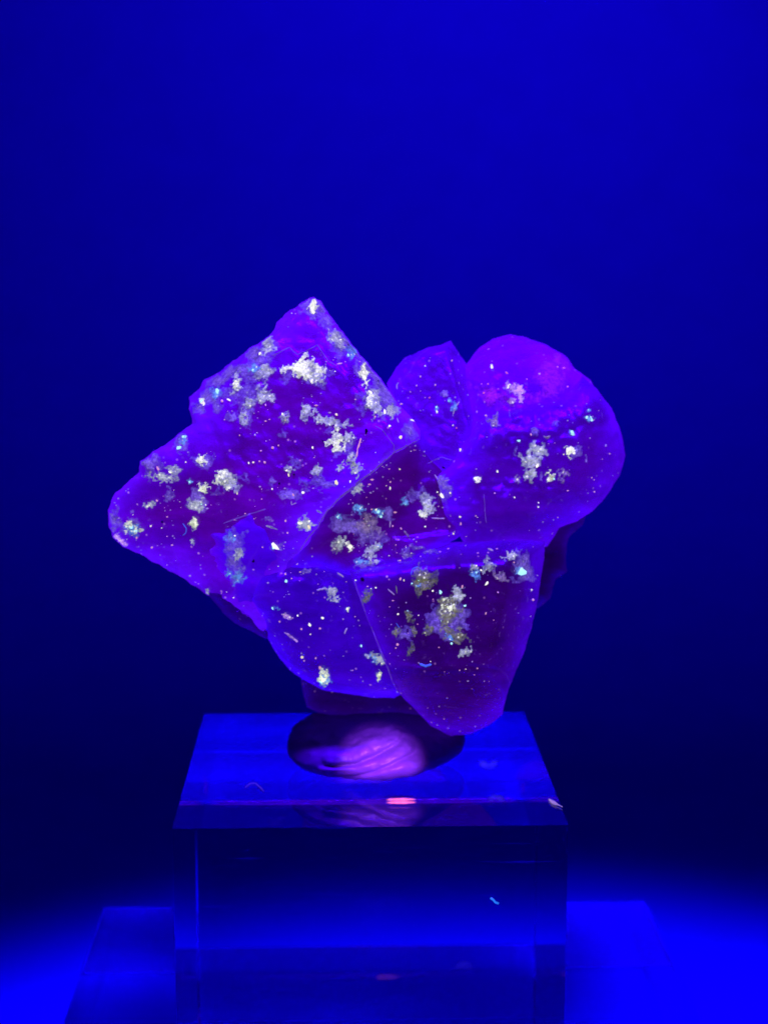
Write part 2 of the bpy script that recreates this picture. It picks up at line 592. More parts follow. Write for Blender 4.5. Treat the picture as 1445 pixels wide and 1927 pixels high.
bead("edge_glint", 0.070, 0.160, 0.010, glow_material("glint_pink", (1.0, 0.13, 0.45), 2.0), zc=0.0085)['label'] = "painted pink torch glint on the cube's lower back edge"  # emissive bead added for the torch's reflected glint
bead("edge_glow", -0.49, 0.49, 0.009, glow_material("glow_violet", (0.07, 0.0, 0.95), 0.5), 60)['label'] = "painted violet glow along the cube's lower back edge"  # emissive strip added for the violet light along this edge

bead("glint_mask", 0.060, 0.170, 0.0085, glow_material("mask_dull", (0.008, 0.0, 0.33), 0.8), zc=0.0105, flat=0.9)['label'] = "added dull blue bead hiding the painted glint from the front"  # bead added to hide the glint when seen through the front face
bpy.data.objects["glint_mask"].location = (0, -0.024, 0)
bpy.data.objects["glint_mask"].scale = (1, 1, 1)

# ------------------------------------------------------------------ putty foot
PX, PY = float(at(703, 1405, 0.55)[0]), 0.492


def _segd(x, z, a, b):
    dx, dz = b[0] - a[0], b[1] - a[1]
    t = max(0, min(1, ((x - a[0]) * dx + (z - a[1]) * dz) / (dx * dx + dz * dz)))
    return math.hypot(x - a[0] - t * dx, z - a[1] - t * dz)


# fold ridges on the front of the lump, in its own x, z
FOLDS = [
    ([(-0.13, 0.050), (-0.04, 0.062), (0.03, 0.096), (0.085, 0.130)], 0.021, 0.022),
    ([(-0.12, 0.096), (-0.055, 0.108), (0.0, 0.138), (0.05, 0.158)], 0.021, 0.022),
    ([(-0.02, 0.012), (0.05, 0.045), (0.10, 0.060)], 0.040, 0.030),
]


def putty():
    nu, nv = 260, 80
    V, F = [], []
    for j in range(nv + 1):
        t = j / nv
        # profile of a pressed lump: flat foot, round flank, soft shoulder
        a = -0.5 * math.pi * 0.8 + t * (0.5 * math.pi * 0.8 + 0.5 * math.pi)
        for i in range(nu):
            th = 2 * math.pi * i / nu
            rr = 0.238 * (0.42 + 0.58 * math.cos(a)) if t < 0.5 else 0.238 * (math.cos(a) ** 0.75 if math.cos(a) > 0 else 0)
            wob = 1 + 0.05 * math.sin(2 * th + 0.6) + 0.03 * math.sin(5 * th + 1)
            z = 0.075 + 0.085 * math.sin(a) * (1.25 if a > 0 else 0.88)
            x, y = rr * wob * math.cos(th) * 1.02, rr * wob * math.sin(th) * 0.9
            # pinched folds on the front of the lump, swept from lower left to upper right
            if y < 0.03:
                env = min(1, (0.03 - y) / 0.08)
                best = 0.0
                for path, wid, amp in FOLDS:
                    dmin = min(_segd(x, z, path[q], path[q + 1]) for q in range(len(path) - 1))
                    best = max(best, amp * math.exp(-(dmin / wid) ** 4))
                y -= best * env
                z += best * 0.25 * env
            k = 0.006 * float(fbm(np.array([x * 30 + 3]), np.array([y * 30 + z * 20]), 3)[0])
            V.append((x * (1 + k * 4), y * (1 + k * 4), max(0.002, 0.84 * z + k)))
    for j in range(nv):
        for i in range(nu):
            F.append((j * nu + i, j * nu + (i + 1) % nu, (j + 1) * nu + (i + 1) % nu, (j + 1) * nu + i))
    F.append(tuple(range(nu))[::-1])
    me = bpy.data.meshes.new("putty_lump")
    me.from_pydata(V, [], F)
    bm = bmesh.new()
    bm.from_mesh(me)
    bmesh.ops.remove_doubles(bm, verts=bm.verts, dist=1e-5)
    bmesh.ops.recalc_face_normals(bm, faces=bm.faces)
    bm.to_mesh(me)
    bm.free()
    me.shade_smooth()
    o = link("putty_lump", me, PUTTY)
    o.location = (PX, PY, 0.001)
    return tag(o, "dark lump of folded mounting putty pressed between crystal and cube", "putty")


putty()

# ------------------------------------------------------------------ the specimen
BASE = np.array([PX, PY, 0.14])
spec = bpy.data.objects.new("fluorite_specimen", None)
C.objects.link(spec)
spec.location = BASE
spec.empty_display_size = 0.1
tag(spec, "purple blue glowing crystal cluster with pale crusts held on putty above the cube", "mineral")

K = {}
K['A'] = Crystal(
    [(590, 559), (604, 566), (618, 588), (650, 630), (690, 682), (716, 712), (745, 752), (770, 780), (790, 810), (791, 826),
     (768, 838), (735, 857), (705, 885), (680, 903), (645, 935), (612, 968), (590, 1005), (567, 1038), (545, 1058), (528, 1110),
     (505, 1180), (495, 1190), (470, 1165), (430, 1142), (405, 1130), (375, 1108), (340, 1085), (300, 1065), (265, 1043), (235, 1030),
     (215, 1013), (205, 988), (203, 962), (212, 935), (235, 912), (262, 888), (265, 868), (290, 850), (322, 830), (350, 805),
     (363, 795), (356, 770), (356, 748), (370, 738), (385, 715), (420, 695), (455, 665), (478, 650), (498, 640), (512, 625),
     (520, 608), (545, 585), (565, 570)],
    [((590, 560, .50), (790, 820, .36), (205, 970, .37)),
     ((580, 580, .50), (756, 812, .373), (790, 790, .50)),
     ((215, 1015, .365), (520, 950, .325), (420, 1130, .425)),
     ((520, 950, .325), (590, 1005, .315), (530, 1110, .40)),
     ((225, 915, .375), (480, 665, .455), (350, 770, .56))],
    0.34, 1, rough=4.2, rnd=12, rdep=0.045, zr=115,
    steps=[([(470, 690), (505, 665), (548, 652), (560, 668), (580, 658), (600, 650), (622, 685), (640, 690), (720, 790), (742, 806), (745, 835), (730, 850), (640, 925), (560, 950), (440, 900), (400, 790)], .006),
           ([(700, 800), (718, 806), (740, 836), (742, 850), (690, 885), (640, 860), (660, 815)], .005),
           ([(520, 640), (560, 600), (590, 570), (620, 600), (640, 640), (600, 640), (560, 640)], -.005)])
K['B'] = Crystal(
    [(792, 826), (820, 845), (850, 862), (880, 880), (884, 930), (888, 985), (862, 1012), (830, 1030), (800, 1045), (760, 1062), (700, 1075),
     (655, 1082), (610, 1066), (560, 1070), (530, 1075), (600, 960), (700, 860), (770, 800)],
    [((790, 830, .53), (880, 900, .52), (560, 1055, .40)), ((650, 1000, .44), (850, 985, .46), (750, 1065, .43))],
    0.28, 2, rough=2.0, rnd=10, rdep=0.02, zr=60,
    steps=[([(740, 1015), (800, 1008), (855, 1000), (862, 1020), (790, 1040), (745, 1045)], .012)])
K['C'] = Crystal(
    [(655, 1072), (710, 1064), (770, 1053), (800, 1034), (845, 1020), (935, 1016), (1026, 1018), (1022, 1060), (1011, 1130), (1001, 1180), (985, 1230),
     (963, 1280), (950, 1320), (946, 1345), (920, 1365), (885, 1381), (850, 1386), (812, 1368), (785, 1340), (762, 1316), (745, 1300), (716, 1230),
     (686, 1150), (664, 1095)],
    [((655, 1075, .375), (1010, 1050, .37), (760, 1280, .345)), ((960, 1060, .375), (930, 1270, .36), (1010, 1180, .50)),
     ((745, 1262, .345), (950, 1285, .36), (850, 1380, .56)), ((700, 1075, .385), (930, 1055, .375), (900, 1020, .46))],
    0.34, 3, rough=2.0, rnd=9, rdep=0.03, zr=75,
    steps=[([(858, 1028), (1010, 1024), (1000, 1150), (960, 1260), (880, 1250), (868, 1100)], .007),
           ([(700, 1100), (760, 1090), (840, 1090), (865, 1180), (830, 1260), (760, 1250)], -.006)])
K['D'] = Crystal(
    [(540, 1045), (610, 1062), (720, 1078), (760, 1160), (785, 1238), (800, 1294), (756, 1306), (742, 1314), (700, 1313), (650, 1306), (605, 1298), (575, 1281), (545, 1262),
     (520, 1230), (503, 1200), (488, 1170), (462, 1130), (480, 1080), (510, 1050)],
    [((500, 1080, .38), (655, 1075, .42), (620, 1240, .355)), ((520, 1200, .43), (620, 1290, .45), (600, 1180, .36)),
     ((655, 1075, .44), (745, 1300, .42), (620, 1180, .345))],
    0.30, 4, rough=2.0, rnd=45, rdep=0.12, zr=48, soft=.022)
K['E'] = Crystal(
    [(728, 720), (745, 692), (762, 672), (785, 663), (808, 654), (835, 648), (848, 641), (858, 655), (870, 674), (888, 700), (900, 770), (890, 870), (850, 905),
     (800, 862), (750, 790)],
    [((735, 730, .58), (880, 700, .57), (810, 860, .50)), ((835, 650, .57), (872, 760, .535), (895, 770, .66))],
    0.26, 5, rough=3.0, rnd=16, rdep=0.05, zr=50)
K['F'] = Crystal(
    [(846, 866), (872, 826), (900, 791), (938, 768), (1000, 757), (1058, 750), (1082, 724), (1096, 706), (1126, 736),
     (1150, 768), (1165, 800), (1173, 830), (1177, 858), (1166, 895), (1147, 922), (1130, 946), (1108, 966), (1085, 980), (1052, 992), (1030, 1030), (950, 1040),
     (880, 1030), (835, 970), (820, 900)],
    [((900, 800, .475), (1100, 770, .475), (980, 1000, .43)), ((920, 800, .472), (1090, 775, .475), (1000, 757, .51)),
     ((1105, 760, .475), (1085, 960, .455), (1175, 860, .62)), ((950, 960, .435), (1090, 930, .46), (1050, 1000, .52))],
    0.34, 6, rough=2.2, rnd=26, rdep=0.075, zr=85, soft=.012, bump=.016)
K['K'] = Crystal(
    [(862, 716), (880, 682), (900, 656), (925, 638), (960, 630), (992, 636), (1020, 645), (1045, 658), (1066, 672), (1079, 692), (1112, 716), (1130, 760),
     (1120, 850), (1000, 880), (900, 880), (860, 850), (852, 770)],
    [((880, 760, .53), (1090, 760, .53), (980, 840, .50)), ((900, 740, .53), (1070, 730, .53), (970, 640, .70)), ((1020, 740, .53), (1040, 800, .52), (1090, 700, .66)),
     ((920, 720, .54), (920, 820, .52), (868, 720, .66))],
    0.24, 12, rough=2.2, rnd=46, rdep=0.12, zr=80, soft=.028, bump=.014)
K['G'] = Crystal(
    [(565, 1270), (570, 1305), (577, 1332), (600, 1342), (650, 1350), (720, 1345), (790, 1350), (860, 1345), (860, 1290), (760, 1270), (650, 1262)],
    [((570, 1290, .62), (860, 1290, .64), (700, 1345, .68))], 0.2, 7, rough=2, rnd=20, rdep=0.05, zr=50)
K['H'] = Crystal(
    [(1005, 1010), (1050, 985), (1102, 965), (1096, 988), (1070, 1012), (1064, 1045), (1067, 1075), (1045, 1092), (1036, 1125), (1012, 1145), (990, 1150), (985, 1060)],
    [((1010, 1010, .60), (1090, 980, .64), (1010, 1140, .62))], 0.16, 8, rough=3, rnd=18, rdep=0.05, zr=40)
K['J'] = Crystal(
    [(396, 1008), (440, 986), (470, 968), (505, 990), (548, 1040), (556, 1062), (528, 1110), (500, 1150), (494, 1186), (470, 1163), (440, 1144), (424, 1105), (398, 1060)],
    [((400, 1010, .375), (500, 960, .335), (470, 1160, .455)), ((540, 1040, .34), (470, 975, .335), (500, 1180, .45))], 0.12, 10, rough=14, rnd=30, rdep=0.03, zr=60)
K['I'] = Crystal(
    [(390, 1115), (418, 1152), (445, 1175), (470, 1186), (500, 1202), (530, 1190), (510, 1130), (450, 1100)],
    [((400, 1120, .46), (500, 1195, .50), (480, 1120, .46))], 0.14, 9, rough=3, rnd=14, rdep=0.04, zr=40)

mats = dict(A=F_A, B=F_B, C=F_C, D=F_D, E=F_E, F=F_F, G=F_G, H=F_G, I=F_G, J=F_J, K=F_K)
plabel = dict(A="large tilted square crystal on the left with pale crusts", B="dark recessed purple face under the diagonal edge",
              C="deep purple crystal at the lower right with olive crusts", D="smooth blue crystal at the lower left",
              E="small indigo crystal behind the large one", F="bulging bright violet crystal at the upper right",
              G="base above the putty with shade painted in", H="fragment on the right flank with shade painted in", I="fragment on the lower left flank with shade painted in",
              K="rounded violet knob, painted torch-lit, at the top of the right lobe",
              J="added bright blue wedge of painted glow between the large crystal and the lower left one")
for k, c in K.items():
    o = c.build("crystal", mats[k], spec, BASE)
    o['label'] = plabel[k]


def front(P):
    """which crystal is in front at each pixel, and its depth"""
    keys = list(K)
    D = np.full((len(keys), len(P)), 9.0)
    for i, k in enumerate(keys):
        lo, hi = K[k].poly.min(0), K[k].poly.max(0)
        box = ((P > lo) & (P < hi)).all(1)
        if not box.any():
            continue
        d = np.full(len(P), -9.0)
        d[box] = poly_dist(P[box], K[k].poly)[0]
        m = d > 0.5
        if m.any():
            D[i, m] = K[k].depth(P[m], d[m])
    i = D.argmin(0)
    return [keys[j] for j in i], D.min(0)


def patch(px, py, rx, ry, rot, tone, seed, lift=0.004, rag=1.5, h=0.006):
    """a crust or a painted glow lying on the crystal face: ragged sheet with its own small relief"""
    key, y0 = front(np.array([[px, py]], float))
    if y0[0] > 5:
        return None
    key = key[0]
    cr = K[key]
    st = 1.3 if max(rx, ry) < 14 else 1.7
    ext = 1.5
    nx, ny = int(2 * ext * max(rx, ry) / st) + 3, int(2 * ext * max(rx, ry) / st) + 3
    u = (np.arange(nx) - (nx - 1) / 2) * st
    U, V = np.meshgrid(u, u, indexing='ij')
    P = np.stack([px + U.ravel(), py + V.ravel()], 1)
    c, s = math.cos(R(rot)), math.sin(R(rot))
    a = (U * c + V * s) / rx
    b = (-U * s + V * c) / ry
    sc = max(5.0, min(rx, ry) * 0.8)
    n = fbm(P[:, 0] / sc + seed * 1.37, P[:, 1] / sc + seed * 2.11, 5, 0.62).reshape(nx, nx)
    if tone not in 'lv':
        ca, sa = math.cos(0.8), math.sin(0.8)
        qx, qy = P[:, 0] * ca + P[:, 1] * sa, -P[:, 0] * sa + P[:, 1] * ca
        n = 0.45 * n + (0.30 * cells(qx / (sc * 0.62) + seed * 3.3, qy / (sc * 0.8)) + 0.16 * cells(qx / 3.4 + seed, qy / 4.6)).reshape(nx, nx)
    m = (1.12 if tone in 'lv' else 1.22) - np.sqrt(a * a + b * b) + rag * n
    d, _ = poly_dist(P, cr.poly)
    ok = (m > 0.08) & (d.reshape(nx, nx) > 1.0)
    cell = ok[:-1, :-1] & ok[1:, :-1] & ok[:-1, 1:] & ok[1:, 1:]
    if cell.sum() < 2:
        return None
    yf = cr.depth(P, d)
    th = np.clip(m.ravel(), 0, 1)
    yy = yf - lift - h * np.sqrt(th) * (0.7 + 0.5 * fbm(P[:, 0] / 4 + seed, P[:, 1] / 4, 2))
    # every island of the crust is a piece of its own; the tiniest are dropped
    left = {(int(i), int(j)) for i, j in zip(*np.nonzero(cell))}
    while left:
        todo, comp = [left.pop()], []
        while todo:
            i, j = todo.pop()
            comp.append((i, j))
            for n_ in ((i + 1, j), (i - 1, j), (i, j + 1), (i, j - 1), (i + 1, j + 1), (i - 1, j - 1), (i + 1, j - 1), (i - 1, j + 1)):
                if n_ in left:
                    left.remove(n_)
                    todo.append(n_)
        if len(comp) < (30 if tone != 'l' else 70) and not (len(comp) > 8 and len(comp) > 0.5 * cell.sum()):
            continue
        ii, jj = np.array(comp).T
        q = np.stack([ii * nx + jj, ii * nx + jj + 1, (ii + 1) * nx + jj + 1, (ii + 1) * nx + jj], 1)
        used = np.unique(q)
        rm = -np.ones(nx * nx, int)
        rm[used] = np.arange(len(used))
        me = bpy.data.meshes.new("crust_or_glow_patch")
        me.from_pydata((at(P[used, 0], P[used, 1], yy[used]) - BASE).tolist(), [], rm[q][:, ::-1].tolist())
        me.shade_smooth()
        at_ = me.attributes.new('thick', 'FLOAT', 'POINT')
        at_.data.foreach_set('value', th[used].astype(np.float32))
        link("crust_or_glow_patch", me, CR[tone], cr.obj)


PATCHES = [
    # large crystal, upper half
    (570, 694, 36, 19, 8, 'c'), (582, 706, 42, 20, 5, 'l'), (596, 707, 18, 14, 10, 'g'), (576, 772, 13, 16, -10, 'g'), (622, 793, 28, 10, 14, 'g'),
    (603, 790, 10, 9, 0, 'g'), (634, 833, 15, 19, 5, 'c'), (653, 822, 15, 11, 20, 'g'), (663, 868, 9, 26, -20, 'g'), (668, 885, 11, 13, 0, 'g'),
    (640, 880, 6, 13, 20, 'g'), (596, 882, 10, 9, 30, 'g'), (640, 850, 26, 34, 0, 'l'), (590, 574, 9, 17, 10, 'c'), (588, 576, 24, 20, 0, 'l'),
    (612, 600, 12, 18, -35, 'l'), (632, 636, 13, 22, -38, 'g'), (640, 645, 20, 32, -38, 'l'), (662, 664, 13, 15, -38, 'b'), (684, 704, 10, 20, -15, 'c'),
    (680, 695, 16, 26, -35, 'l'), (703, 758, 14, 23, 0, 'g'), (697, 752, 8, 16, 0, 'c'), (738, 774, 21, 13, 10, 'g'), (722, 735, 18, 32, -38, 'l'), (730, 765, 26, 20, 0, 'l'),
    (768, 806, 20, 24, -35, 'l'), (700, 745, 26, 30, -30, 'l'), (652, 640, 8, 60, -38, 'l'), (700, 700, 8, 60, -38, 'l'),
    (503, 652, 16, 14, -30, 'g'), (498, 660, 26, 22, 0, 'l'), (480, 686, 30, 26, 0, 'l'), (478, 692, 14, 14, 0, 'b'), (497, 700, 22, 15, -15, 'g'), (446, 722, 13, 17, 30, 'g'),
    (445, 724, 7, 9, 0, 'c'), (405, 738, 14, 15, 0, 'b'), (379, 754, 5, 9, -30, 'w'), (452, 750, 36, 26, 0, 'l'), (495, 742, 13, 22, 0, 'g'), (510, 748, 8, 12, -40, 'g'),
    (469, 762, 14, 14, 0, 'g'), (455, 788, 30, 14, 0, 'l'), (458, 787, 9, 10, 0, 'g'), (400, 750, 40, 24, -30, 'l'), (378, 772, 9, 8, 0, 'l'), (430, 705, 34, 14, -32, 'l'),
    # large crystal, left half
    (346, 829, 10, 11, 0, 'b'), (345, 835, 22, 18, 0, 'l'), (378, 866, 9, 9, 0, 'c'), (386, 870, 24, 16, 0, 'l'), (332, 885, 18, 9, 18, 'g'), (303, 898, 26, 9, 8, 'g'),
    (285, 872, 16, 28, 0, 'l'), (318, 930, 9, 16, 0, 'l'), (420, 902, 18, 17, 0, 'c'), (424, 905, 32, 26, 0, 'l'), (428, 908, 24, 16, 30, 'g'), (358, 907, 7, 9, -30, 'b'),
    (383, 918, 9, 9, 0, 'c'), (372, 935, 18, 26, 0, 'l'), (372, 953, 18, 14, 0, 'g'), (250, 994, 13, 12, 30, 'c'), (252, 996, 18, 15, 0, 'b'), (245, 992, 26, 14, 0, 'l'), (283, 950, 13, 6, -10, 'g'),
    (249, 961, 5, 6, 0, 'l'), (212, 990, 9, 38, 8, 'l'), (224, 1018, 14, 9, 35, 'm'), (365, 983, 9, 11, 20, 'c'), (361, 1018, 5, 8, 0, 'g'), (391, 1110, 4, 8, 0, 'g'),
    (435, 1010, 20, 18, 0, 'b'), (436, 1012, 24, 24, 0, 'l'), (440, 1045, 24, 22, 0, 'l'), (449, 1044, 9, 12, 0, 'g'), (430, 1080, 11, 9, 0, 'b'), (449, 1084, 13, 18, 10, 'b'), (445, 1078, 22, 24, 0, 'l'),
    (552, 874, 13, 13, 0, 'l'), (545, 882, 8, 9, 0, 'g'), (530, 818, 11, 8, 0, 'l'), (536, 785, 9, 11, 0, 'g'), (575, 985, 15, 13, 0, 'g'), (525, 1028, 14, 7, -5, 'l'), (505, 978, 10, 6, 0, 'l'),
    (515, 905, 9, 10, 0, 'l'), (546, 930, 22, 12, 0, 'l'), (600, 905, 26, 16, 0, 'l'), (575, 1075, 14, 6, -10, 'l'),
    # dark step
    (690, 990, 23, 20, 0, 'p'), (688, 1005, 30, 26, 0, 'l'), (712, 966, 12, 12, 0, 'b'), (728, 970, 20, 15, 0, 'l'), (638, 973, 10, 8, 0, 'b'), (676, 957, 12, 11, 0, 'b'), (762, 948, 11, 12, 0, 'b'),
    (803, 948, 15, 16, -30, 'g'), (795, 968, 8, 9, 0, 'c'), (636, 1022, 12, 18, 0, 'g'), (632, 1030, 8, 12, 0, 'p'), (659, 1029, 6, 9, -30, 'w'), (707, 1029, 14, 8, -10, 'g'), (712, 1028, 8, 6, 0, 'b'),
    (697, 1046, 13, 16, -30, 'g'), (682, 1056, 18, 9, 0, 'b'), (690, 1062, 22, 9, 0, 'l'), (782, 1030, 20, 8, -8, 'l'), (806, 1038, 17, 7, 3, 'l'), (765, 1044, 12, 7, 0, 'l'), (832, 915, 16, 22, 0, 'l'),
    (672, 921, 11, 8, -30, 'g'), (785, 935, 20, 16, 0, 'l'), (830, 900, 12, 10, 0, 'l'), (650, 990, 30, 22, 0, 'l'),
    # deep purple crystal
    (797, 1094, 24, 23, 0, 'o'), (788, 1102, 9, 8, 0, 'b'), (843, 1152, 22, 28, 0, 'o'), (843, 1148, 13, 17, 0, 'c'), (862, 1120, 15, 17, 20, 'g'), (856, 1194, 27, 14, 38, 'o'), (848, 1200, 16, 6, 38, 'b'),
    (868, 1168, 14, 24, 0, 'l'), (692, 1122, 11, 12, 20, 'o'), (770, 1160, 8, 13, -25, 'o'), (780, 1190, 6, 13, -30, 'o'), (773, 1222, 6, 13, 25, 'o'), (745, 1190, 8, 8, 0, 'o'), (806, 1186, 8, 12, 20, 'o'),
    (895, 1082, 13, 15, -20, 'b'), (893, 1070, 9, 8, 0, 'g'), (918, 1068, 13, 15, -50, 'g'), (942, 1084, 16, 9, 25, 'p'), (979, 1074, 12, 11, 0, 'b'), (978, 1058, 15, 20, 0, 'l'), (962, 1045, 14, 8, -10, 'g'),
    (875, 1226, 18, 8, -20, 'g'), (985, 1068, 22, 26, 0, 'l'), (760, 1190, 16, 12, 0, 'l'), (845, 1160, 34, 36, 0, 'l'),
    # blue crystal
    (610, 1278, 12, 15, -10, 'c'), (612, 1280, 16, 16, 0, 'b'), (708, 1240, 22, 9, 28, 'g'), (708, 1240, 22, 10, 28, 'b'), (622, 1112, 12, 11, 0, 'g'), (631, 1128, 12, 7, -5, 'g'), (713, 1272, 5, 11, 0, 'c'), (522, 1145, 8, 5, 20, 'b'),
    (540, 1160, 10, 4, 28, 'm'), (655, 1148, 4, 4, 0, 'c'),
    # upper right crystal
    (961, 726, 13, 9, 15, 'm'), (976, 735, 11, 9, 50, 'm'), (980, 751, 5, 8, 0, 'm'), (963, 755, 8, 7, 0, 'm'), (930, 793, 10, 12, 15, 'p'), (998, 866, 18, 18, 0, 'g'), (1014, 848, 14, 16, -20, 'g'), (998, 893, 11, 11, 0, 'g'),
    (1073, 848, 11, 10, 0, 'c'), (1084, 849, 15, 11, 0, 'l'), (1037, 898, 10, 10, 0, 'c'), (1061, 896, 9, 13, -15, 'p'), (1109, 788, 11, 10, 0, 'b'), (1108, 773, 5, 6, 0, 'b'), (1075, 814, 8, 6, -15, 'b'), (900, 903, 7, 6, -10, 'w'),
    (977, 830, 5, 4, 20, 'b'), (970, 848, 4, 9, 0, 'l'), (1103, 862, 3, 11, -5, 'l'), (974, 901, 6, 7, 0, 'p'), (1030, 822, 9, 4, -15, 'p'), (1048, 795, 9, 7, 0, 'l'), (1006, 812, 10, 8, 0, 'l'), (1018, 895, 3, 9, 0, 'l'),
    (958, 745, 62, 26, 5, 'v'), (1040, 705, 30, 36, 10, 'v'), (915, 740, 26, 20, 0, 'v'),  # painted torch reflection on the knob, no crust
    # indigo crystal behind
    (846, 753, 6, 6, 0, 'b'), (856, 762, 7, 20, 18, 'b'), (822, 770, 4, 7, 10, 'b'), (838, 740, 10, 6, 0, 'l'),
]
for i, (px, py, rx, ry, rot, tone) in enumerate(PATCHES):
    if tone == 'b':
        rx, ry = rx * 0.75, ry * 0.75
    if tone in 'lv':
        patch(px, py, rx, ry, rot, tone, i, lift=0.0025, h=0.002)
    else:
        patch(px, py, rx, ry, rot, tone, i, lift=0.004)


# grains: small sharp crystals of the crust that glow
def grain_mesh(seed, elong=1.0):
    rnd = random.Random(seed)
    bm = bmesh.new()
    bmesh.ops.create_icosphere(bm, subdivisions=1, radius=1)
    for v in bm.verts:
        v.co *= 0.6 + 0.6 * rnd.random()
        v.co.x *= elong
    return bm_mesh("bright_grain", bm)


GM = {t: [grain_mesh(s * 7 + hash_, 1 + 0.6 * (s % 3)) for s in range(4)] for hash_, t in enumerate(GR)}
for t, l in GM.items():
    for me in l:
        me.materials.append(GR[t])
PXU = 0.00142   # scene units per photo pixel at the specimen


def grain(px, py, r, tone):
    key, y = front(np.array([[px, py]], float))
    if y[0] > 5:
        return
    o = bpy.data.objects.new("bright_grain", random.choice(GM[tone]))
    C.objects.link(o)
    o.parent = K[key[0]].obj
    o.location = at(px, py, y[0] - 0.004)[()] - BASE
    o.rotation_euler = (random.random() * 6, random.random() * 6, random.random() * 6)
    s = r * PXU * random.uniform(0.5, 0.9)
    o.scale = (s, s * 0.9, s * 1.05)


